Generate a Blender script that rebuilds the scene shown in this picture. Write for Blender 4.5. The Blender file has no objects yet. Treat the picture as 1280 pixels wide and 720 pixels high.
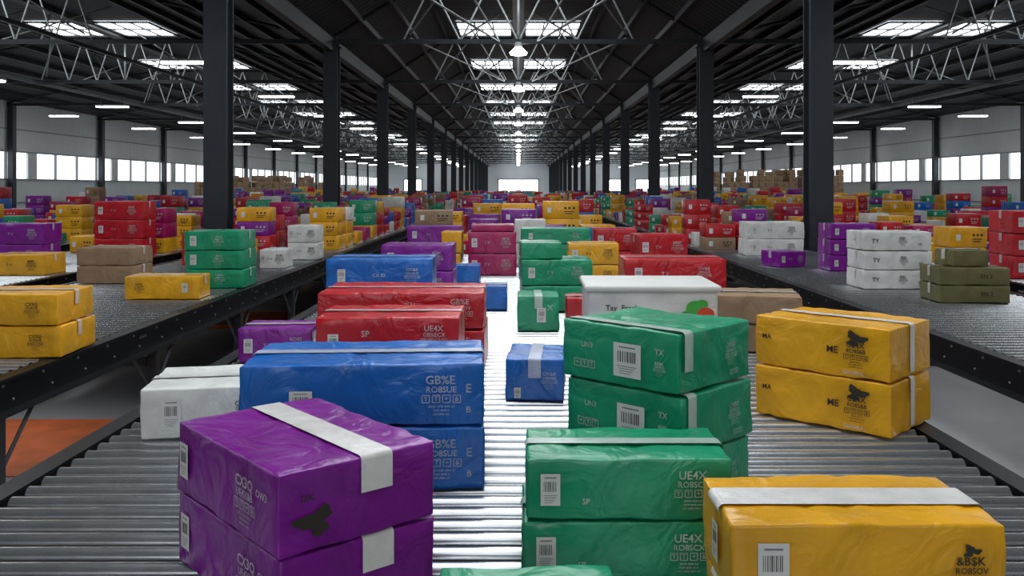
import bpy, math, random
from mathutils import Vector, Matrix, noise
random.seed(7)
scene = bpy.context.scene
R90 = math.pi/2

# ------------------------------------------------------------------ materials
def new_mat(name):
    m = bpy.data.materials.new(name); m.use_nodes = True
    nt = m.node_tree; b = nt.nodes["Principled BSDF"]
    return m, nt, b

def simple(name, col, rough=0.5, metal=0.0, var=0.12, scale=6.0, bump=0.0, bscale=40.0, spec=0.5):
    m, nt, b = new_mat(name)
    tc = nt.nodes.new("ShaderNodeTexCoord")
    n = nt.nodes.new("ShaderNodeTexNoise"); n.inputs["Scale"].default_value = scale
    n.inputs["Detail"].default_value = 5
    nt.links.new(tc.outputs["Object"], n.inputs["Vector"])
    r = nt.nodes.new("ShaderNodeValToRGB")
    r.color_ramp.elements[0].position = 0.3; r.color_ramp.elements[1].position = 0.7
    r.color_ramp.elements[0].color = tuple(c*(1-var) for c in col)+(1,)
    r.color_ramp.elements[1].color = tuple(min(1, c*(1+var)) for c in col)+(1,)
    nt.links.new(n.outputs["Fac"], r.inputs["Fac"])
    nt.links.new(r.outputs["Color"], b.inputs["Base Color"])
    b.inputs["Roughness"].default_value = rough
    b.inputs["Metallic"].default_value = metal
    b.inputs["Specular IOR Level"].default_value = spec
    if bump:
        n2 = nt.nodes.new("ShaderNodeTexNoise"); n2.inputs["Scale"].default_value = bscale
        nt.links.new(tc.outputs["Object"], n2.inputs["Vector"])
        bp = nt.nodes.new("ShaderNodeBump"); bp.inputs["Strength"].default_value = bump
        bp.inputs["Distance"].default_value = 0.01
        nt.links.new(n2.outputs["Fac"], bp.inputs["Height"])
        nt.links.new(bp.outputs["Normal"], b.inputs["Normal"])
    return m

def wrap_mat(name, col, rough=0.42):
    """plastic film wrapped carton: gentle tension creases"""
    m, nt, b = new_mat(name)
    tc = nt.nodes.new("ShaderNodeTexCoord")
    n = nt.nodes.new("ShaderNodeTexNoise"); n.inputs["Scale"].default_value = 5
    n.inputs["Detail"].default_value = 6; n.inputs["Distortion"].default_value = 0.6
    nt.links.new(tc.outputs["Object"], n.inputs["Vector"])
    r = nt.nodes.new("ShaderNodeValToRGB")
    r.color_ramp.elements[0].position = 0.3; r.color_ramp.elements[1].position = 0.72
    r.color_ramp.elements[0].color = tuple(c*0.78 for c in col)+(1,)
    r.color_ramp.elements[1].color = tuple(min(1, c*1.16+0.003) for c in col)+(1,)
    nt.links.new(n.outputs["Fac"], r.inputs["Fac"])
    nt.links.new(r.outputs["Color"], b.inputs["Base Color"])
    b.inputs["Roughness"].default_value = rough
    n2 = nt.nodes.new("ShaderNodeTexNoise"); n2.inputs["Scale"].default_value = 6
    n2.inputs["Detail"].default_value = 3; n2.inputs["Distortion"].default_value = 1.8
    nt.links.new(tc.outputs["Object"], n2.inputs["Vector"])
    bp = nt.nodes.new("ShaderNodeBump"); bp.inputs["Strength"].default_value = 0.55
    bp.inputs["Distance"].default_value = 0.02
    nt.links.new(n2.outputs["Fac"], bp.inputs["Height"])
    nt.links.new(bp.outputs["Normal"], b.inputs["Normal"])
    return m

COL = {
 'purple': (0.205, 0.006, 0.265), 'blue': (0.006, 0.13, 0.50), 'green': (0.006, 0.30, 0.145),
 'yellow': (0.78, 0.38, 0.008), 'red': (0.50, 0.007, 0.016), 'crimson': (0.38, 0.006, 0.10),
 'white': (0.70, 0.70, 0.68), 'brown': (0.30, 0.19, 0.11), 'olive': (0.13, 0.115, 0.04)}
WM = {k: wrap_mat("wrap_"+k, v, 0.6 if k in ('brown', 'olive', 'white') else 0.30) for k, v in COL.items()}
M_tape = simple("tape_offwhite", (0.66, 0.64, 0.62), 0.35, 0, 0.12, 14, 0.3, 30)
TM = {k: simple("tape_"+k, tuple(0.38*c+0.62*t for c, t in zip(v, (0.62, 0.62, 0.62))), 0.3, 0, 0.15, 14, 0.3, 30) for k, v in COL.items()}
INK = {k: simple("ink_pale_"+k, tuple(0.35*c+0.65*0.6 for c in v), 0.6, 0, 0.3, 30) for k, v in COL.items()}
M_ink_k = simple("ink_black", (0.03, 0.022, 0.015), 0.6, 0, 0.2, 30)
M_ink_g = simple("ink_green", (0.05, 0.38, 0.05), 0.5)
M_ink_r = simple("ink_red", (0.6, 0.05, 0.02), 0.5)
M_label = simple("label_paper", (0.66, 0.66, 0.64), 0.55, 0, 0.05)
M_rail = simple("rail_black_steel", (0.008, 0.009, 0.012), 0.42, 0.3, 0.3, 5)
M_leg = simple("leg_dark_steel", (0.014, 0.016, 0.020), 0.5, 0.2, 0.3, 5)
M_gap_shade = simple("roller_gap_shade", (0.006, 0.007, 0.008), 0.8)
M_roller = simple("roller_zinc", (0.55, 0.57, 0.59), 0.27, 0.9, 0.12, 9)
M_bolt = simple("bolt_steel", (0.5, 0.5, 0.5), 0.4, 0.6)
M_col = simple("column_dark_steel", (0.018, 0.024, 0.034), 0.5, 0.1, 0.15, 3)
M_beam = simple("beam_dark_steel", (0.010, 0.013, 0.017), 0.5, 0.1, 0.15, 3)
M_truss = simple("truss_galvanised", (0.30, 0.32, 0.33), 0.45, 0.4, 0.15, 3)
M_frame = simple("frame_grey", (0.20, 0.21, 0.22), 0.5)
M_orange = simple("floor_paint_orange", (0.8, 0.18, 0.05), 0.6, 0, 0.2, 4)

def emit(name, col, s):
    m, nt, b = new_mat(name)
    b.inputs["Base Color"].default_value = col+(1,)
    b.inputs["Emission Color"].default_value = col+(1,)
    b.inputs["Emission Strength"].default_value = s
    return m
M_sky = emit("skylight_glazing", (0.90, 0.96, 1.0), 6.5)
M_win = emit("window_glazing", (0.92, 0.97, 1.0), 1.7)
M_door = emit("door_daylight", (0.95, 0.98, 1.0), 8)
M_lamp = emit("lamp_diffuser", (1.0, 0.99, 0.95), 16)

def floor_mat():
    m, nt, b = new_mat("floor_concrete")
    tc = nt.nodes.new("ShaderNodeTexCoord")
    n = nt.nodes.new("ShaderNodeTexNoise"); n.inputs["Scale"].default_value = 0.7
    n.inputs["Detail"].default_value = 8
    nt.links.new(tc.outputs["Object"], n.inputs["Vector"])
    r = nt.nodes.new("ShaderNodeValToRGB")
    r.color_ramp.elements[0].color = (0.38, 0.39, 0.40, 1); r.color_ramp.elements[0].position = 0.3
    r.color_ramp.elements[1].color = (0.56, 0.57, 0.58, 1); r.color_ramp.elements[1].position = 0.7
    nt.links.new(n.outputs["Fac"], r.inputs["Fac"])
    nt.links.new(r.outputs["Color"], b.inputs["Base Color"])
    b.inputs["Roughness"].default_value = 0.3
    return m
def corr_mat(name, c1, c2, scale, axis, rough=0.6):
    m, nt, b = new_mat(name)
    tc = nt.nodes.new("ShaderNodeTexCoord")
    w = nt.nodes.new("ShaderNodeTexWave"); w.bands_direction = axis
    w.inputs["Scale"].default_value = scale
    nt.links.new(tc.outputs["Object"], w.inputs["Vector"])
    n = nt.nodes.new("ShaderNodeTexNoise"); n.inputs["Scale"].default_value = 0.4
    nt.links.new(tc.outputs["Object"], n.inputs["Vector"])
    mx = nt.nodes.new("ShaderNodeMix"); mx.data_type = 'RGBA'
    mx.inputs["A"].default_value = c1+(1,); mx.inputs["B"].default_value = c2+(1,)
    nt.links.new(n.outputs["Fac"], mx.inputs["Factor"])
    nt.links.new(mx.outputs["Result"], b.inputs["Base Color"])
    bp = nt.nodes.new("ShaderNodeBump"); bp.inputs["Strength"].default_value = 0.4
    bp.inputs["Distance"].default_value = 0.04
    nt.links.new(w.outputs["Fac"], bp.inputs["Height"])
    nt.links.new(bp.outputs["Normal"], b.inputs["Normal"])
    b.inputs["Roughness"].default_value = rough
    return m
M_floor = floor_mat()
M_wall = corr_mat("wall_panel", (0.48, 0.52, 0.54), (0.62, 0.65, 0.67), 1.2, 'Y')
M_wallf = corr_mat("wall_panel_end", (0.55, 0.58, 0.60), (0.66, 0.69, 0.71), 1.2, 'X')
M_roof = corr_mat("roof_deck", (0.006, 0.008, 0.011), (0.012, 0.015, 0.019), 1.0, 'Y', 0.7)

# ------------------------------------------------------------------ builder
class MB:
    def __init__(s): s.v = []; s.f = []; s.m = []; s.sm = []; s.mats = []
    def mi(s, mat):
        if mat not in s.mats: s.mats.append(mat)
        return s.mats.index(mat)
    def raw(s, vs, fs, mat, smooth=False):
        o = len(s.v); i = s.mi(mat)
        s.v.extend([tuple(p) for p in vs])
        for f in fs:
            s.f.append(tuple(a+o for a in f)); s.m.append(i); s.sm.append(smooth)
    def box(s, c, d, mat, rz=0.0, M=None):
        x, y, z = d[0]/2, d[1]/2, d[2]/2
        vs = [Vector((a*x, b*y, e*z)) for a in (-1, 1) for b in (-1, 1) for e in (-1, 1)]
        T = Matrix.Translation(c) @ Matrix.Rotation(rz, 4, 'Z')
        if M: T = M @ T
        vs = [T @ p for p in vs]
        s.raw(vs, [(0,1,3,2),(4,6,7,5),(0,4,5,1),(2,3,7,6),(0,2,6,4),(1,5,7,3)], mat)
    def cyl(s, p1, p2, r, n, mat, caps=True, smooth=True):
        p1 = Vector(p1); p2 = Vector(p2); a = (p2-p1).normalized()
        u = a.cross(Vector((0, 0, 1)))
        if u.length < 1e-3: u = Vector((1, 0, 0))
        u.normalize(); w = a.cross(u)
        vs = []
        for i in range(n):
            t = 2*math.pi*i/n; d = (u*math.cos(t)+w*math.sin(t))*r
            vs += [p1+d, p2+d]
        s.raw(vs, [(2*i, 2*i+1, (2*i+3) % (2*n), (2*i+2) % (2*n)) for i in range(n)], mat, smooth)
        if caps:
            o = len(s.v)-2*n; i = s.mi(mat)
            s.f.append(tuple(o+2*k for k in range(n))); s.m.append(i); s.sm.append(False)
            s.f.append(tuple(o+2*k+1 for k in reversed(range(n)))); s.m.append(i); s.sm.append(False)
    def bar(s, p1, p2, w, mat):
        s.cyl(p1, p2, w*0.7, 4, mat, True, False)
    def obj(s, name, loc=(0, 0, 0), rz=0.0, parent=None):
        me = bpy.data.meshes.new(name)
        me.from_pydata(s.v, [], s.f)
        for m in s.mats: me.materials.append(m)
        me.polygons.foreach_set("material_index", s.m)
        me.polygons.foreach_set("use_smooth", s.sm)
        me.update()
        o = bpy.data.objects.new(name, me)
        o.location = loc; o.rotation_euler = (0, 0, rz)
        scene.collection.objects.link(o)
        if parent: o.parent = parent
        return o

# text glyph meshes ---------------------------------------------------------
_txt = {}
def glyph(t):
    if t in _txt: return _txt[t]
    cu = bpy.data.curves.new("glyph_tmp", 'FONT'); cu.body = t
    cu.align_x = 'CENTER'; cu.align_y = 'CENTER'; cu.size = 1.0; cu.resolution_u = 2
    cu.offset = 0.015
    o = bpy.data.objects.new("glyph_tmp", cu); scene.collection.objects.link(o)
    dg = bpy.context.evaluated_depsgraph_get()
    me = bpy.data.meshes.new_from_object(o.evaluated_get(dg))
    vs = [v.co.copy() for v in me.vertices]; fs = [tuple(p.vertices) for p in me.polygons]
    bpy.data.objects.remove(o); bpy.data.meshes.remove(me); bpy.data.curves.remove(cu)
    _txt[t] = (vs, fs); return _txt[t]

# rounded (wrapped) box -----------------------------------------------------
def rbox(mb, c, d, r, mat, rz=0.0, n=0, disp=0.0, seed=0.0):
    h = [x/2 for x in d]
    def coords(k):
        L = [-h[k]]
        if n: L.append(-h[k]+r*0.45)
        L.append(-h[k]+r)
        m = max(1, int(n*d[k]/0.4)) if n else 1
        for i in range(1, m): L.append(-h[k]+r+(d[k]-2*r)*i/m)
        L.append(h[k]-r)
        if n: L.append(h[k]-r*0.45)
        L.append(h[k]); return L
    C = [coords(0), coords(1), coords(2)]
    idx = {}; vs = []; fs = []
    T = Matrix.Translation(c) @ Matrix.Rotation(rz, 4, 'Z')
    def vid(i, j, k):
        key = (i, j, k)
        if key in idx: return idx[key]
        p = Vector((C[0][i], C[1][j], C[2][k]))
        q = Vector([max(-h[a]+r, min(h[a]-r, p[a])) for a in range(3)])
        e = p-q; nn = e.normalized()
        p = q+nn*r
        if disp:
            s = p*5+Vector((seed, seed*1.7, -seed))
            a = noise.noise(s)*0.6+abs(noise.noise(s*2.3))*0.7-0.55
            a += -0.5*(1-min(1, abs(noise.noise(s*1.3+Vector((9, 3, 1))))*9))
            p += nn*min(0.0, a)*disp
        idx[key] = len(vs); vs.append(T @ p); return idx[key]
    nx, ny, nz = len(C[0])-1, len(C[1])-1, len(C[2])-1
    for i in range(nx):
        for j in range(ny):
            fs.append((vid(i,j,0), vid(i,j+1,0), vid(i+1,j+1,0), vid(i+1,j,0)))
            fs.append((vid(i,j,nz), vid(i+1,j,nz), vid(i+1,j+1,nz), vid(i,j+1,nz)))
    for i in range(nx):
        for k in range(nz):
            fs.append((vid(i,0,k), vid(i+1,0,k), vid(i+1,0,k+1), vid(i,0,k+1)))
            fs.append((vid(i,ny,k), vid(i,ny,k+1), vid(i+1,ny,k+1), vid(i+1,ny,k)))
    for j in range(ny):
        for k in range(nz):
            fs.append((vid(0,j,k), vid(0,j,k+1), vid(0,j+1,k+1), vid(0,j+1,k)))
            fs.append((vid(nx,j,k), vid(nx,j+1,k), vid(nx,j+1,k+1), vid(nx,j,k+1)))
    mb.raw(vs, fs, mat, True)

FR = {'F': (Vector((1,0,0)), Vector((0,0,1)), Vector((0,-1,0))),
      'L': (Vector((0,-1,0)), Vector((0,0,1)), Vector((-1,0,0))),
      'R': (Vector((0,1,0)), Vector((0,0,1)), Vector((1,0,0))),
      'T': (Vector((1,0,0)), Vector((0,1,0)), Vector((0,0,1)))}

def parcel(color, x, y, z, w, l, h, rot=0.0, tape='x', marks=(), tape_w=0.055, drop=0.09, detail=10, tape_off=0.0, disp=0.009, name=None, tmat=None):
    """marks: (face,u,v,kind,size) with u,v in metres from face centre"""
    mb = MB(); r = 0.011; e = 0.0014
    rbox(mb, (0, 0, 0), (w, l, h), r, WM[color], 0, detail, disp, random.uniform(0, 50))
    tm = tmat or TM[color]
    if tape:
        L = w if tape == 'x' else l
        H = h/2
        P = [(-L/2-e, H-drop), (-L/2-e, H-r)]
        for a in (30, 60):
            t = math.radians(a); P.append((-L/2+r-(r+e)*math.cos(t), H-r+(r+e)*math.sin(t)))
        P.append((-L/2+r, H+e))
        P = P+[(-a, b) for a, b in reversed(P)]
        vs = []
        for a, b in P:
            if tape == 'x': vs += [(a, tape_off-tape_w/2, b), (a, tape_off+tape_w/2, b)]
            else: vs += [(tape_off+tape_w/2, a, b), (tape_off-tape_w/2, a, b)]
        fs = [(2*i, 2*i+2, 2*i+3, 2*i+1) for i in range(len(P)-1)]
        mb.raw(vs, fs, tm, True)
    dims = {'F': l/2, 'L': w/2, 'R': w/2, 'T': h/2}
    for mi_, (face, u, v, kind, size) in enumerate(marks):
        U, V, N = FR[face]
        O = N*(dims[face]+0.0022)+U*u+V*v
        def quad(cu, cv, du, dv, mat, lift=0.0):
            o = O+U*cu+V*cv+N*lift
            mb.raw([o-U*du/2-V*dv/2, o+U*du/2-V*dv/2, o+U*du/2+V*dv/2, o-U*du/2+V*dv/2], [(0,1,2,3)], mat)
        def text(t, cu, cv, s, mat):
            vs, fs = glyph(t)
            mb.raw([O+U*(cu+p.x*s)+V*(cv+p.y*s) for p in vs], fs, mat)
        rnd = random.Random(int(size*1e4)+int(u*977)+mi_)
        if kind in ('label', 'widelabel'):
            dw = size*(0.62 if kind == 'label' else 1.0); dh = size
            quad(0, 0, dw, dh, M_label)
            xx = -dw*0.34
            while xx < dw*0.30:
                b = rnd.choice((0.02, 0.03, 0.04))*dw
                quad(xx+b/2, dh*0.10, b, dh*0.32, M_ink_k, 0.0006); xx += b+rnd.choice((0.03, 0.05))*dw
            for q in range(4):
                quad(-dw*0.05*q*0.5, -dh*(0.18+0.07*q), dw*(0.7-0.1*q), dh*0.02, M_frame, 0.0006)
            quad(0, dh*0.38, dw*0.6, dh*0.04, M_frame, 0.0006)
        elif kind in ('icons', '#icons'):
            mt = M_ink_k if kind[0] == '#' else INK[color]
            for q in range(3):
                cx = (q-1)*size*1.0; a = size*0.8; t = size*0.08
                quad(cx, a/2, a, t, mt); quad(cx, -a/2, a, t, mt)
                quad(cx-a/2, 0, t, a, mt); quad(cx+a/2, 0, t, a, mt)
                text(("Y", "T", "+")[(q+mi_) % 3], cx, 0, a*0.9, mt)
        elif kind in ('print', '#print'):
            mt = M_ink_k if kind[0] == '#' else INK[color]
            s = size*0.95
            a = rnd.sample(["OV&8", "CX3Q", "GB%E", "RO8S", "UE4X", "&B$K"], 3)
            text(a[0], -s*0.02, s*0.34, s*0.28, mt)
            text(a[1]+a[2][:2], 0, s*0.12, s*0.20, mt)
            for q in range(4):
                cx = (q-1.5)*s*0.24; b = s*0.17; t = s*0.02
                quad(cx, -s*0.09+b/2, b, t, mt); quad(cx, -s*0.09-b/2, b, t, mt)
                quad(cx-b/2, -s*0.09, t, b, mt); quad(cx+b/2, -s*0.09, t, b, mt)
                text("YT+&"[q], cx, -s*0.09, b*0.9, mt)
            for q in range(3):
                text("abcm erst onw ulk"[q:int(rnd.uniform(10, 17))], 0, -s*(0.26+0.09*q), s*0.085, mt)
        elif kind in ('blob_g', 'blob_k', 'blob_r'):
            mat = {'g': M_ink_g, 'k': M_ink_k, 'r': M_ink_r}[kind[-1]]
            n = 22; vs = [O]
            for i in range(n):
                t = 2*math.pi*i/n; rr = size*(0.42+0.16*math.sin(3*t+u*9)+0.08*math.sin(7*t))
                vs.append(O+U*rr*math.cos(t)*1.2+V*rr*math.sin(t)*0.8)
            mb.raw(vs, [(0, i+1, (i+1) % n+1) for i in range(n)], mat)
        else:
            mat = INK[color]; t = kind
            if t[0] == '#': mat = M_ink_k; t = t[1:]
            text(t, 0, 0, size, mat)
    return mb.obj(name or (color+"_parcel"), (x, y, z+h/2), math.radians(rot))

ZC = 0.80   # conveyor roller top height
def stack(color, x, y, w, l, h, n, rot=0.0, marks=None, jit=0.012, **kw):
    rr = random.Random(int((x+10)*100+y*7))
    ink = '#print' if color in ('yellow', 'white', 'brown') else 'print'
    for i in range(n):
        if marks is None:
            mk = [('F', -w*0.36, 0.0, 'label', h*0.4), ('F', w*0.28, 0.0, ink, h*0.55), ('F', -w*0.1, 0.0, ink[:-5]+'T V', h*0.17)]
        else: mk = marks
        jx = rr.uniform(-jit, jit) if i else 0; jy = rr.uniform(-jit, jit) if i else 0
        parcel(color, x+jx, y+jy, ZC+i*h, w, l, h, rot+(rr.uniform(-1.5, 1.5) if i else 0), marks=mk, **kw)

# ---- near parcels on the main conveyor
mk = [('L', -0.24, 0.0, 'label', 0.09), ('L', 0.14, -0.005, 'print', 0.13), ('L', 0.23, 0.03, 'OW3', 0.025),
      ('F', -0.12, -0.025, 'blob_k', 0.08), ('F', -0.14, 0.03, '#DX', 0.022)]
stack('purple', -0.560, 2.275, 0.42, 0.61, 0.19, 2, 41, mk, tape='y', tape_w=0.085, tape_off=0.04, detail=14, drop=0.085, tmat=M_tape)
mk = [('F', -0.20, 0.0, 'label', 0.08), ('F', 0.16, 0.0, 'print', 0.11), ('F', -0.11, -0.03, 'SP', 0.02), ('F', 0.22, -0.02, 'T3', 0.025)]
stack('green', 0.27, 2.37, 0.526, 0.30, 0.16, 2, 0, mk, tape='x', tape_w=0.05, drop=0.02, detail=14)
parcel('green', 0.02, 1.72, ZC, 0.37, 0.33, 0.197, 2, tape_w=0.08)
mk = [('F', -0.19, -0.005, 'label', 0.10), ('F', 0.20, -0.02, '#print', 0.09), ('F', 0.2, 0.03, 'blob_k', 0.03), ('L', 0.02, 0, 'label', 0.08), ('F', 0.06, -0.05, '#FS', 0.02)]
stack('yellow', 0.700, 1.885, 0.55, 0.30, 0.17, 2, -1, mk, tape='x', tape_w=0.10, drop=0.015, detail=14, tmat=M_tape)
mk = [('F', -0.20, -0.02, 'widelabel', 0.075), ('F', 0.26, 0.0, 'print', 0.15), ('F', 0.35, 0.02, 'E', 0.04), ('F', 0.35, -0.05, 'B', 0.03)]
stack('blue', -0.525, 3.13, 0.81, 0.47, 0.21, 2, 3, mk, tape='x', tape_w=0.06, drop=0.02, detail=14)
mk = [('L', 0.04, -0.01, 'widelabel', 0.105), ('L', -0.12, 0.02, 'UN3', 0.025), ('L', 0.16, 0.03, 'TX', 0.025), ('L', 0.16, -0.02, 'print', 0.05),
      ('F', 0.08, 0.0, 'print', 0.08), ('L', -0.13, -0.04, 'icons', 0.03), ('F', 0.1, -0.06, 'icons', 0.018)]
stack('green', 0.457, 2.907, 0.42, 0.46, 0.19, 3, 46, mk, tape='y', tape_w=0.045, drop=0.12, tape_off=-0.16, detail=14)
mk = [('L', 0.16, 0.055, 'blob_k', 0.075), ('L', 0.16, -0.01, '#print', 0.12), ('L', 0.06, 0.0, '#ME', 0.04), ('L', 0.15, -0.085, 'GENERAL', 0.022), ('L', -0.24, 0.02, '#MA', 0.03)]
stack('yellow', 1.415, 3.85, 0.44, 0.60, 0.22, 2, 46, mk, tape='y', tape_w=0.045, drop=0.2, detail=14, tmat=M_tape)
mk = [('F', -0.18, 0, 'label', 0.12), ('F', 0.1, 0.0, '#print', 0.1)]
stack('white', -1.24, 3.75, 0.6, 0.46, 0.205, 1, 10, mk, tape='x')
mk = [('F', -0.25, -0.02, 'label', 0.08), ('F', -0.1, 0.02, 'SP', 0.04), ('F', 0.22, 0.0, 'print', 0.14)]
stack('red', -0.61, 4.32, 0.68, 0.46, 0.20, 2, 0, mk, tape='x', tape_w=0.05)
mk = [('F', -0.35, 0.0, 'SP', 0.05), ('F', -0.2, 0.0, 'label', 0.06), ('F', 0.33, 0.0, 'print', 0.16), ('F', 0.05, 0.03, 'T V', 0.04)]
stack('red', -0.65, 5.16, 0.93, 0.58, 0.21, 2, 0, mk, tape='x', tape_w=0.05)
stack('purple', -1.4, 5.2, 0.42, 0.36, 0.20, 1, 4)
mk = [('F', -0.27, 0.0, 'label', 0.09), ('F', 0.0, 0.0, 'CX 02', 0.035), ('F', 0.24, 0.0, 'print', 0.13)]
stack('blue', -1.01, 6.6, 0.77, 0.5, 0.245, 2, 0, mk, tape='x')
mk = [('F', 0.07, 0.0, 'print', 0.09), ('F', -0.08, -0.06, 'label', 0.05)]
stack('blue', 0.09, 4.33, 0.28, 0.42, 0.20, 1, -4, mk, tape='y', tape_w=0.06)
stack('brown', 1.46, 5.55, 0.58, 0.45, 0.175, 2, -8, [])
mk = [('F', 0.02, -0.01, 'label', 0.1), ('F', 0.08, 0.04, 'X', 0.05)]
stack('green', 0.14, 6.3, 0.30, 0.35, 0.25, 1, 0, mk, tape='y')
stack('red', 0.44, 6.4, 0.2, 0.3, 0.22, 1, 0, [])
stack('green', 0.31, 7.35, 0.58, 0.5, 0.21, 2, 3)
parcel('green', 0.18, 7.35, ZC+0.42, 0.34, 0.4, 0.14, 3)
stack('yellow', 0.77, 9.15, 0.52, 0.45, 0.22, 2, -3)
stack('green', 0.42, 10.3, 0.80, 0.5, 0.18, 3, 0)
stack('red', 1.2, 6.95, 0.78, 0.5, 0.23, 2, 0)
stack('red', 1.15, 10.6, 0.5, 0.5, 0.26, 2, 0)
stack('red', 1.48, 9.3, 0.52, 0.5, 0.26, 2, 4)
stack('purple', -0.92, 8.3, 0.66, 0.5, 0.24, 2, 0)
stack('crimson', -0.3, 10.3, 0.56, 0.5, 0.25, 2, 0)
parcel('crimson', -0.3, 10.3, ZC+0.5, 0.5, 0.45, 0.08, 2)
stack('blue', -0.19, 7.35, 0.2, 0.3, 0.2, 1, 0, [])
stack('blue', -0.55, 9.3, 0.3, 0.3, 0.2, 1, 0, [])
stack('yellow', -0.78, 10.3, 0.24, 0.4, 0.25, 2, 0, [])
stack('red', -1.4, 9.6, 0.45, 0.5, 0.22, 1, 0)
stack('purple', -1.15, 12.3, 0.75, 0.5, 0.24, 2, 0)
stack('green', -0.4, 12.4, 0.5, 0.5, 0.24, 2, 0)
stack('purple', 0.35, 12.5, 0.6, 0.5, 0.24, 2, 0)
stack('blue', 1.2, 12.5, 0.7, 0.5, 0.22, 2, 0)
stack('white', 0.15, 11.4, 0.4, 0.4, 0.3, 2, 0, [])

# white lidded tote with a fruit logo
mb = MB()
for i in range(2):
    z = i*0.25
    rbox(mb, (0, 0, z+0.11), (0.68, 0.52, 0.22), 0.03, WM['white'], 0, 8, 0.004, 3+i)
    rbox(mb, (0, 0, z+0.229), (0.705, 0.545, 0.035), 0.014, M_label, 0, 3)
    O = Vector((0, -0.2622, z+0.1))
    for t, cx, cz, s, mt in (("Tay  Fresh", -0.16, 0.03, 0.04, M_ink_k), ("SE", 0.04, -0.03, 0.055, M_ink_k), ("GENE RAL", -0.17, -0.03, 0.025, M_ink_g), ("arket produce", -0.16, -0.06, 0.02, M_ink_k)):
        vs, fs = glyph(t); mb.raw([O+Vector((cx+p.x*s, 0, cz+p.y*s)) for p in vs], fs, mt)
    for cx, cz, r, mt in ((0.22, 0.03, 0.04, M_ink_g), (0.27, 0.0, 0.035, M_ink_r), (0.18, -0.01, 0.03, M_ink_g), (0.25, 0.05, 0.025, M_ink_g)):
        vs = [O+Vector((cx+r*1.3*math.cos(k*math.pi/8), -0.0005-cx*0.001, cz+r*math.sin(k*math.pi/8))) for k in range(16)]
        mb.raw(vs, [tuple(range(16))], mt)
mb.obj("white_storage_tote", (0.70, 4.8, ZC), math.radians(-1))

# ---- left side conveyor parcels
stack('yellow', -3.0, 5.4, 0.60, 0.5, 0.19, 2, 4, [('F', -0.1, 0, '#OPA', 0.04), ('F', 0.15, 0.0, '#print', 0.1)])
stack('yellow', -3.2, 8.05, 0.66, 0.34, 0.21, 1, 3, [('F', -0.2, 0, '#print', 0.1), ('F', 0.2, 0, 'label', 0.08)])
stack('green', -3.03, 9.0, 0.58, 0.5, 0.19, 3, 2, [('F', 0.05, 0.0, 'print', 0.12), ('F', -0.2, 0, 'label', 0.1)])
stack('brown', -4.3, 9.4, 0.6, 0.5, 0.19, 2, 0, [])
stack('white', -3.05, 11.1, 0.32, 0.4, 0.24, 1, 0)
stack('white', -2.99, 12.4, 0.42, 0.4, 0.24, 2, 0)
stack('red', -4.1, 11.6, 0.5, 0.5, 0.21, 2, 0)
stack('red', -3.7, 10.5, 0.4, 0.4, 0.22, 2, 12)
# ---- right side conveyor parcels
stack('white', 3.74, 8.9, 0.68, 0.46, 0.19, 3, 0, [('F', -0.22, 0, '#TY', 0.06), ('F', 0.05, 0.0, '#print', 0.1), ('F', 0.22, -0.03, '#OK', 0.03)])
stack('olive', 3.97, 7.85, 0.60, 0.45, 0.155, 2, -3, [('F', 0.1, 0, '#EN 2', 0.05)])
parcel('olive', 3.95, 7.85, ZC+0.31, 0.34, 0.3, 0.15, 6)
stack('purple', 4.02, 10.8, 0.55, 0.45, 0.19, 3, 0)
stack('purple', 3.4, 11.3, 0.4, 0.4, 0.2, 1, 20)
stack('white', 3.78, 13.2, 0.85, 0.5, 0.25, 2, 0)
# ---- outer conveyors, nearest stacks
stack('red', 5.75, 9.9, 0.65, 0.5, 0.25, 3, 0)
stack('red', -5.75, 12.9, 0.7, 0.5, 0.27, 3, 0)
stack('purple', -6.5, 11.6, 0.7, 0.5, 0.27, 2, 0)
stack('yellow', -5.75, 10.3, 0.66, 0.5, 0.24, 1, 0)

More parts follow.
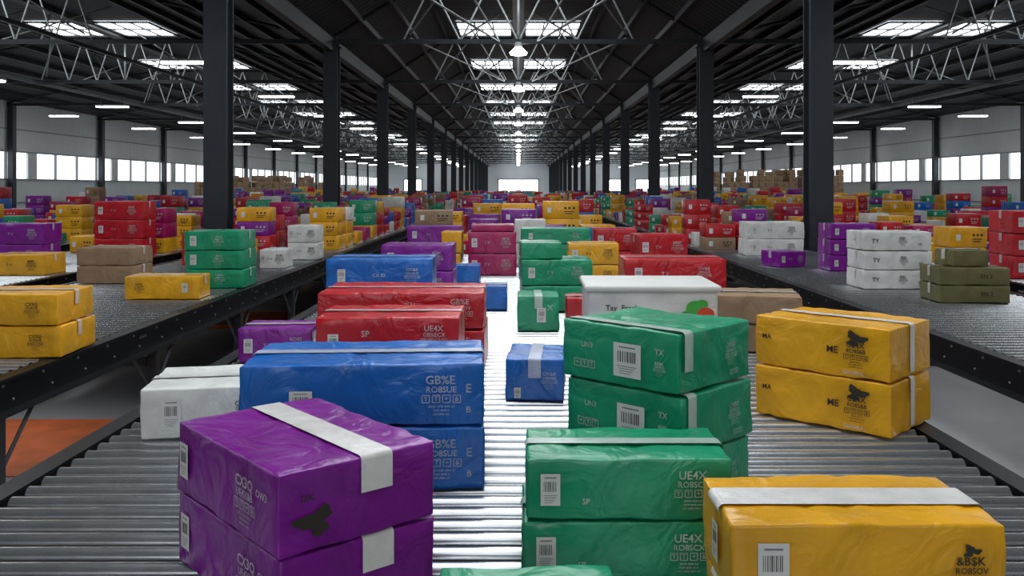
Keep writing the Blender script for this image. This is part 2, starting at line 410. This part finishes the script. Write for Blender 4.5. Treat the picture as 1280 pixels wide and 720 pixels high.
# ------------------------------------------------------------------ mass of far parcels
PAL = ['red', 'red', 'red', 'yellow', 'yellow', 'yellow', 'purple', 'purple', 'blue', 'green', 'green', 'crimson', 'white', 'red', 'yellow', 'white', 'blue', 'brown']
def mass(name, x0, x1, ylist, lanes, prob, rnd, maxn=3):
    mb = MB()
    W = (x1-x0)/lanes
    for y in ylist:
        for k in range(lanes):
            if rnd.random() > prob+(0.14 if y > 24 else 0): continue
            c = rnd.choice(PAL); w = W*rnd.uniform(0.72, 0.93); l = rnd.uniform(0.4, 0.5)
            h = rnd.uniform(0.18, 0.27); n = rnd.randint(1, maxn)
            xc = x0+W*(k+0.5); yc = y+rnd.uniform(-0.06, 0.06)
            rz = rnd.uniform(-0.08, 0.08)
            for i in range(n):
                r2 = rz+rnd.uniform(-.03, .03)
                c2 = c if rnd.random() < 0.75 else rnd.choice(PAL)
                rbox(mb, (xc, yc, i*h+h/2), (w*rnd.uniform(.94, 1), l, h), 0.012, WM[c2], r2)
                T = Matrix.Translation((xc, yc, i*h+h/2)) @ Matrix.Rotation(r2, 4, 'Z')
                if y < 40:
                    a = -l/2-0.002
                    def q(cx, cz, dx, dz, m):
                        mb.raw([T @ Vector((cx-dx/2, a, cz-dz/2)), T @ Vector((cx+dx/2, a, cz-dz/2)), T @ Vector((cx+dx/2, a, cz+dz/2)), T @ Vector((cx-dx/2, a, cz+dz/2))], [(0,1,2,3)], m)
                    q(-w*0.3, 0, 0.06, 0.08, M_label)
                    if c2 != 'white':
                        mi = INK[c2] if c2 not in ('yellow', 'brown') else M_ink_k
                        for kk in range(3):
                            q(w*(0.12+0.11*kk), h*0.12, w*0.06, h*0.12, mi)
                        q(w*0.22, -h*0.08, w*0.26, 0.012, mi); q(w*0.20, -h*0.2, w*0.2, 0.012, mi)
            mb.box((0, 0, h/2+0.001), (w*0.92, 0.05, 0.002), TM[c2], 0, T)
    return mb.obj(name, (0, 0, ZC))
def yr(a, b, s):
    L = []
    while a < b: L.append(a); a += s
    return L
R = random.Random(11)
mass("parcel_stacks", -1.62, 1.62, yr(13.6, 90, 0.95), 5, 0.78, R, 3)
mass("parcel_stacks", -4.6, -2.85, yr(13.6, 90, 0.85), 3, 0.76, R, 3)
mass("parcel_stacks", 2.98, 4.6, yr(14.4, 90, 0.85), 3, 0.76, R, 3)
mass("parcel_stacks", -7.0, -5.35, yr(13.8, 90, 0.9), 3, 0.68, R, 3)
mass("parcel_stacks", 5.35, 7.0, yr(11.2, 90, 0.9), 3, 0.66, R, 3)
mass("parcel_stacks", -10.0, -8.2, yr(14, 90, 0.95), 3, 0.72, R, 3)
mass("parcel_stacks", 8.2, 10.0, yr(14, 90, 0.95), 3, 0.72, R, 3)
mass("parcel_stacks", -13.4, -11.6, yr(19, 90, 1.0), 3, 0.75, R, 4)
mass("parcel_stacks", 11.6, 13.4, yr(19, 90, 1.0), 3, 0.75, R, 4)

# ------------------------------------------------------------------ conveyors
def conveyor(x0, x1, ya, yb, roll_to, pitch=0.10, stringer=True):
    par = bpy.data.objects.new("roller_conveyor", None); scene.collection.objects.link(par)
    cx = (x0+x1)/2
    mb = MB(); r = 0.027
    y = ya+0.05
    while y < roll_to:
        mb.cyl((x0+0.02, y, ZC-r), (x1-0.02, y, ZC-r), r, 14, M_roller, False)
        y += pitch
    while y < yb:
        mb.box((cx, y, ZC-0.03), (x1-x0-0.04, 0.10, 0.058), M_roller); y += 0.2
    mb.obj("rollers", parent=par)
    mb = MB()
    for sx, s in ((x0, -1), (x1, 1)):
        mb.box((sx+s*0.012, (ya+yb)/2, ZC-0.11), (0.02, yb-ya, 0.20), M_rail)
        mb.box((sx+s*0.045, (ya+yb)/2, ZC-0.010), (0.085, yb-ya, 0.014), M_rail)
        mb.box((sx+s*0.045, (ya+yb)/2, ZC-0.205), (0.085, yb-ya, 0.014), M_rail)
        if stringer: mb.box((sx+s*0.03, (ya+yb)/2, 0.30), (0.06, yb-ya, 0.08), M_rail)
        y = ya+0.3
        while y < min(yb, 45):
            mb.cyl((sx+s*0.022, y, ZC-0.06), (sx+s*0.03, y, ZC-0.06), 0.009, 6, M_bolt)
            mb.cyl((sx+s*0.022, y+.1, ZC-0.15), (sx+s*0.03, y+.1, ZC-0.15), 0.007, 6, M_bolt)
            if int(y*10) % 7 == 0:
                for q in range(4): mb.box((sx+s*0.024, y+0.12+q*0.03, ZC-0.09), (0.003, 0.018, 0.022), M_frame)
            y += 0.4
    mb.box((cx, (ya+yb)/2, ZC-0.13), (x1-x0, yb-ya, 0.01), M_gap_shade)  # near-black sheet added to stand in for shade between the rollers
    mb.obj("side_rails", parent=par)
    mb = MB(); y = ya+0.6
    while y < yb:
        for sx, s in ((x0, -1), (x1, 1)):
            mb.box((sx+s*0.045, y, 0.30), (0.07, 0.07, 0.58), M_leg)
            mb.box((sx+s*0.045, y, 0.01), (0.16, 0.16, 0.02), M_leg)
            if y < 40:
                mb.bar((sx+s*0.045, y+0.05, 0.3), (sx+s*0.045, y+0.35, 0.58), 0.02, M_leg)
                mb.bar((sx+s*0.045, y-0.05, 0.3), (sx+s*0.045, y-0.35, 0.58), 0.02, M_leg)
        mb.box((cx, y, 0.5), (x1-x0, 0.06, 0.06), M_leg)
        y += 2.0
    mb.obj("support_legs", parent=par)
conveyor(-1.66, 1.66, -1.0, 91, 55)
conveyor(-4.68, -2.78, 0.0, 91, 40, 0.1, False)
conveyor(2.93, 4.68, 0.0, 91, 40, 0.1, False)
conveyor(-7.1, -5.32, 2.0, 91, 26)
conveyor(5.32, 7.1, 2.0, 91, 26)
conveyor(-10.1, -8.1, 8.0, 91, 20, 0.2)
conveyor(8.1, 10.1, 8.0, 91, 20, 0.2)
conveyor(-13.5, -11.5, 12.0, 91, 16, 0.2)
conveyor(11.5, 13.5, 12.0, 91, 16, 0.2)

# ------------------------------------------------------------------ building shell
XW = 24.0; Y0 = -12.0; Y1 = 150.0
ZE = 5.9; ZR = 7.4; XV = 5.0; XR = 14.5; FL = 2.6
mb = MB(); mb.box((0, (Y0+Y1)/2, -0.05), (2*XW+0.6, Y1-Y0+0.6, 0.1), M_floor); mb.obj("floor")
mb = MB()
mb.box((-3.85, 6.15, 0.004), (1.9, 1.35, 0.006), M_orange); mb.box((-3.75, 12, 0.004), (1.3, 1.5, 0.006), M_orange)
mb.obj("floor_marking")
mb = MB()
prof = [(-XW, ZE), (-XR-FL, ZR), (-XR+FL, ZR), (-XV, ZE), (-FL, ZR), (FL, ZR), (XV, ZE), (XR-FL, ZR), (XR+FL, ZR), (XW, ZE)]
def roof_z(x):
    for a, b in zip(prof, prof[1:]):
        if a[0] <= x <= b[0]: return a[1]+(b[1]-a[1])*(x-a[0])/(b[0]-a[0])
    return ZE
def sheet(a, b):
    t = 0.12
    vs = [(a[0], Y0, a[1]), (b[0], Y0, b[1]), (b[0], Y1, b[1]), (a[0], Y1, a[1]),
          (a[0], Y0, a[1]+t), (b[0], Y0, b[1]+t), (b[0], Y1, b[1]+t), (a[0], Y1, a[1]+t)]
    mb.raw(vs, [(3,2,1,0), (4,5,6,7), (0,1,5,4), (2,3,7,6), (1,2,6,5), (3,0,4,7)], M_roof)
for a, b in zip(prof, prof[1:]):
    sheet(a, b)
    if a[1] != b[1]:
        n = 3 if abs(b[0]-a[0]) < 4 else 6
        for k in range(1, n+1):
            t = k/n if b[1] > a[1] else (k-1)/n
            x = a[0]+(b[0]-a[0])*t; z = a[1]+(b[1]-a[1])*t
            mb.box((x, (Y0+Y1)/2, z-0.09), (0.08, Y1-Y0, 0.16), M_beam)
for x in (0, XR, -XR): mb.box((x, (Y0+Y1)/2, ZR-0.1), (0.36, Y1-Y0, 0.18), M_beam)
mb.obj("ceiling")

rows = [5.8+8.88*i for i in range(-1, 16)]
for s, nm in ((-1, "left"), (1, "right")):
    mb = MB(); x = s*(XW+0.1)
    zb, zt = 2.25, 3.5
    mb.box((x, (Y0+Y1)/2, zb/2), (0.2, Y1-Y0, zb), M_wall)
    mb.box((x, (Y0+Y1)/2, (zt+ZE+0.1)/2), (0.2, Y1-Y0, ZE+0.1-zt), M_wall)
    y = Y0+2.2; q = 0
    while y < Y1:
        mb.box((x, y, (zb+zt)/2), (0.2, 0.10 if q % 4 else 0.8, zt-zb), M_wall if q % 4 == 0 else M_frame); y += 2.22; q += 1
    mb.obj("wall_"+nm)
    mb = MB(); mb.box((s*(XW+0.12), (Y0+Y1)/2, (zb+zt)/2), (0.04, Y1-Y0-0.2, zt-zb), M_win); mb.obj("window_1" if s < 0 else "window_2")
    mb = MB()
    for z in (zb-0.04, zt+0.04, 4.6, 1.1):
        mb.box((s*(XW-0.04), (Y0+Y1)/2, z), (0.08, Y1-Y0, 0.05), M_frame)
    mb.obj("trim_1" if s < 0 else "trim_2")
    mb = MB()
    for y in rows:
        mb.box((s*(XW-0.22), y, ZE/2-0.1), (0.26, 0.3, ZE-0.2), M_col)
    mb.obj("wall_stanchions")
def gable(y, nm, door):
    mb = MB()
    t = 0.2
    if not door:
        pr = prof
        n = len(pr)
        vs = [(x, y, z) for x, z in pr]+[(x, y, 0) for x, z in pr]+[(x, y-t, z) for x, z in pr]+[(x, y-t, 0) for x, z in pr]
        fs = []
        for i in range(n-1):
            fs += [(i, i+1, n+i+1, n+i), (2*n+i, 3*n+i, 3*n+i+1, 2*n+i+1)]
        mb.raw(vs, fs, M_wallf)
    else:
        segs = [(-XW, -19.5, 0), (-19.5, -16.5, 1), (-16.5, -3.4, 0), (-3.4, 3.4, 1), (3.4, 15, 0), (15, 18, 1), (18, 20, 0), (20, 22.5, 1), (22.5, XW, 0)]
        for a, b, d in segs:
            z0 = 3.3 if d else 0
            mb.box(((a+b)/2, y+0.1, (z0+5.9)/2), (b-a, 0.2, 5.9-z0), M_wallf)
        for i in (0, 3, 6):
            mb.raw([(prof[i+j][0], y, prof[i+j][1]-(0.05 if j in (0, 3) else 0)) for j in range(4)], [(0, 3, 2, 1)], M_wallf)
        k = 1
        for a, b, d in segs:
            if d:
                m2 = MB(); m2.box(((a+b)/2, y-0.04, 1.6), (b-a, 0.06, 3.2), M_door)
                m2.box((a, y-0.06, 1.6), (0.18, 0.1, 3.3), M_frame); m2.box((b, y-0.06, 1.6), (0.18, 0.1, 3.3), M_frame)
                m2.box(((a+b)/2, y-0.06, 3.25), (b-a+0.3, 0.1, 0.2), M_frame)
                m2.obj("door_%d" % k); k += 1
    mb.obj("wall_"+nm)
gable(Y0, "back", False); gable(Y1, "front", True)

for s in (-1, 1):
    for y in rows:
        mb = MB(); H = ZE-0.05; x = s*XV
        w = 0.38; t = 0.04
        mb.box((0, -w/2+t/2, H/2), (w, t, H), M_col); mb.box((0, w/2-t/2, H/2), (w, t, H), M_col)
        mb.box((0, 0, H/2), (w*0.7, w-2*t, H), M_col)
        mb.box((0, 0, 0.02), (0.5, 0.5, 0.04), M_col)
        mb.box((0, 0, H-0.25), (0.5, 0.45, 0.06), M_col)
        mb.obj("steel_column", (x, y, 0))

def truss(y):
    mb = MB()
    zt = 5.72
    for (xa, xm, xb) in ((-XV, 0, XV), (XV, XR, XW), (-XW, -XR, -XV)):
        nave = xm == 0
        mb.box(((xa+xb)/2, y, zt), (xb-xa-0.02, 0.10, 0.12), M_beam)
        ch = [(xa, ZE-0.1), (xm-FL, ZR-0.12), (xm+FL, ZR-0.12), (xb, ZE-0.1)]
        for p, q in zip(ch, ch[1:]): mb.bar((p[0], y, p[1]), (q[0], y, q[1]), 0.07, M_beam)
        k = 5 if nave else 7
        hw = 5.0
        pts = [xm+(-1+2*i/(k-1))*hw*0.62 for i in range(k)]
        tr = 0.030 if nave else 0.024
        mb.cyl((xm, y, zt), (xm, y, ZR-0.1), 0.04, 6, M_truss)
        for i in range(k-1):
            a, b = pts[i], pts[i+1]; mid = (a+b)/2
            mb.cyl((a, y, zt), (mid, y, roof_z(mid)-0.12), tr, 6, M_truss, False)
            mb.cyl((b, y, zt), (mid, y, roof_z(mid)-0.12), tr, 6, M_truss, False)
        for sgn in (-1, 1):
            mb.cyl((xm+sgn*1.7, y, zt), (xm+sgn*0.4, y+3.0, ZR-0.25), tr, 6, M_truss, False)
            mb.cyl((xm+sgn*0.5, y, zt), (xm+sgn*2.4, y+2.6, ZR-0.2), tr, 6, M_truss, False)
            mb.cyl((xm+sgn*2.9, y, zt+0.2), (xm+sgn*1.3, y-2.6, ZR-0.2), tr, 6, M_truss, False)
            if nave:
                mb.cyl((xm+sgn*0.5, y, zt), (xm+sgn*1.6, y-2.6, ZR-0.2), tr, 6, M_truss, False)
                mb.cyl((xm+sgn*2.9, y, zt+0.1), (xm+sgn*0.5, y+8.88, zt), 0.022, 6, M_truss, False)
    return mb.obj("roof_truss")
for y in rows: truss(y)
mb = MB()
for s in (-1, 1):
    mb.box((s*XV, (Y0+Y1)/2, ZE-0.3), (0.2, Y1-Y0-0.4, 0.35), M_beam)
    for xx in (XR-2.9, XR+2.9): mb.box((s*xx, (Y0+Y1)/2, 5.60), (0.1, Y1-Y0-0.4, 0.1), M_beam)
mb.obj("eaves_beams")

# skylights set in the flat ridge
mb = MB()
for y in rows:
    for xm in (0, XR, -XR):
        for s in (-1, 1):
            xa, xb = 0.25, 2.1; ya, yb = y+5.9, y+8.5
            z = ZR-0.03
            vs = [(xm+s*xa, ya, z), (xm+s*xb, ya, z), (xm+s*xb, yb, z), (xm+s*xa, yb, z)]
            mb.raw(vs, [(0, 1, 2, 3) if s < 0 else (3, 2, 1, 0)], M_sky)
            for k in range(4):
                x = xm+s*(xa+(xb-xa)*k/3); mb.box((x, (ya+yb)/2, z-0.03), (0.05, yb-ya, 0.05), M_beam)
            for k in range(3):
                yy = ya+(yb-ya)*k/2; mb.box((xm+s*(xa+xb)/2, yy, z-0.03), (xb-xa, 0.05, 0.05), M_beam)
mb.obj("skylight")

# lamps
def tube_lamp(x, y, z):
    mb = MB()
    mb.box((0, 0, 0.05), (1.3, 0.34, 0.06), M_frame)
    mb.box((0, 0, 0.0), (1.25, 0.28, 0.05), M_lamp)
    for s in (-0.5, 0.5): mb.cyl((s, 0, 0.07), (s, 0, 5.7-z if z < 5.6 else 0.2), 0.008, 4, M_frame)
    mb.obj("ceiling_lamp", (x, y, z))
def bay_lamp(x, y, z):
    mb = MB()
    mb.cyl((0, 0, 0.10), (0, 0, 0.28), 0.10, 12, M_frame)
    n = 16; vs = []
    for i in range(n):
        t = 2*math.pi*i/n
        vs += [(0.10*math.cos(t), 0.10*math.sin(t), 0.14), (0.24*math.cos(t), 0.24*math.sin(t), 0.0)]
    mb.raw(vs, [(2*i, 2*i+1, (2*i+3) % (2*n), (2*i+2) % (2*n)) for i in range(n)], M_lamp, True)
    mb.cyl((0, 0, -0.05), (0, 0, 0.02), 0.22, 16, M_lamp)
    mb.cyl((0, 0, 0.28), (0, 0, 5.7-z if z < 5.3 else 0.4), 0.01, 4, M_frame)
    mb.obj("highbay_lamp", (x, y, z))
for y in rows[1:]:
    bay_lamp(0, y, 5.42)
    if y > 15:
        for x in (-21.5, -9, 9, 21.5): tube_lamp(x, y+0.3, 5.2)
        for x in (-17, 17): tube_lamp(x, y+4.4, 5.2)

# cardboard stacks on pallets near the walls
for sx, xs, hh in ((-1, (-22, -20.3, -18.6, -16.9, -15.2), 6), (1, (15.3, 17.0, 18.7, 20.4, 22.1), 7)):
    for x in xs:
        for yy in (62, 70):
            mb = MB()
            for k in (-0.5, 0, 0.5): mb.box((k, 0, 0.05), (0.1, 1.2, 0.10), WM['brown'])
            mb.box((0, 0, 0.125), (1.25, 1.2, 0.03), WM['brown'])
            for a in range(3):
                for b in range(2):
                    for c in range(hh-random.randint(0, 2)):
                        rbox(mb, (-0.42+a*0.42, -0.3+b*0.6, 0.36+c*0.42), (0.4, 0.55, 0.41), 0.02, WM['brown'], random.uniform(-.03, .03))
            mb.obj("pallet_of_cartons", (x, yy, 0))

# ------------------------------------------------------------------ lights
def area(name, loc, rot, sx, sy, p, col=(0.93, 0.97, 1.0)):
    l = bpy.data.lights.new(name, 'AREA'); l.shape = 'RECTANGLE'; l.size = sx; l.size_y = sy
    l.energy = p; l.color = col
    o = bpy.data.objects.new(name, l); o.location = loc; o.rotation_euler = rot
    scene.collection.objects.link(o); return o
area("skylight_light", (0, 5, 5.6), (0, 0, 0), 3.0, 15, 260)
area("skylight_light", (-9, 7, 5.5), (0, 0, 0), 4, 14, 300)
area("skylight_light", (9, 7, 5.5), (0, 0, 0), 4, 14, 300)
area("front_fill_light", (0, -9, 4.2), (math.radians(68), 0, 0), 10, 2.5, 290)  # added fill behind the camera, brightens the parcel fronts
# fill lights added under the side conveyors to brighten the floor there
area("underbelt_fill", (-3.75, 6.2, 0.62), (0, 0, 0), 1.4, 1.6, 5)
area("underbelt_fill", (3.85, 7.0, 0.62), (0, 0, 0), 1.4, 4.0, 8)

w = bpy.data.worlds.new("World"); scene.world = w; w.use_nodes = True
w.node_tree.nodes["Background"].inputs[0].default_value = (0.6, 0.7, 0.8, 1)
w.node_tree.nodes["Background"].inputs[1].default_value = 0.4

cam = bpy.data.cameras.new("camera"); co = bpy.data.objects.new("camera", cam)
scene.collection.objects.link(co); scene.camera = co
co.location = (0, 0, 1.8); co.rotation_euler = (R90, 0, 0)
cam.sensor_width = 36; cam.lens = 1100/1280*36
cam.shift_x = -8/1280; cam.shift_y = -125/1280
cam.clip_end = 400
scene.view_settings.view_transform = 'Standard'
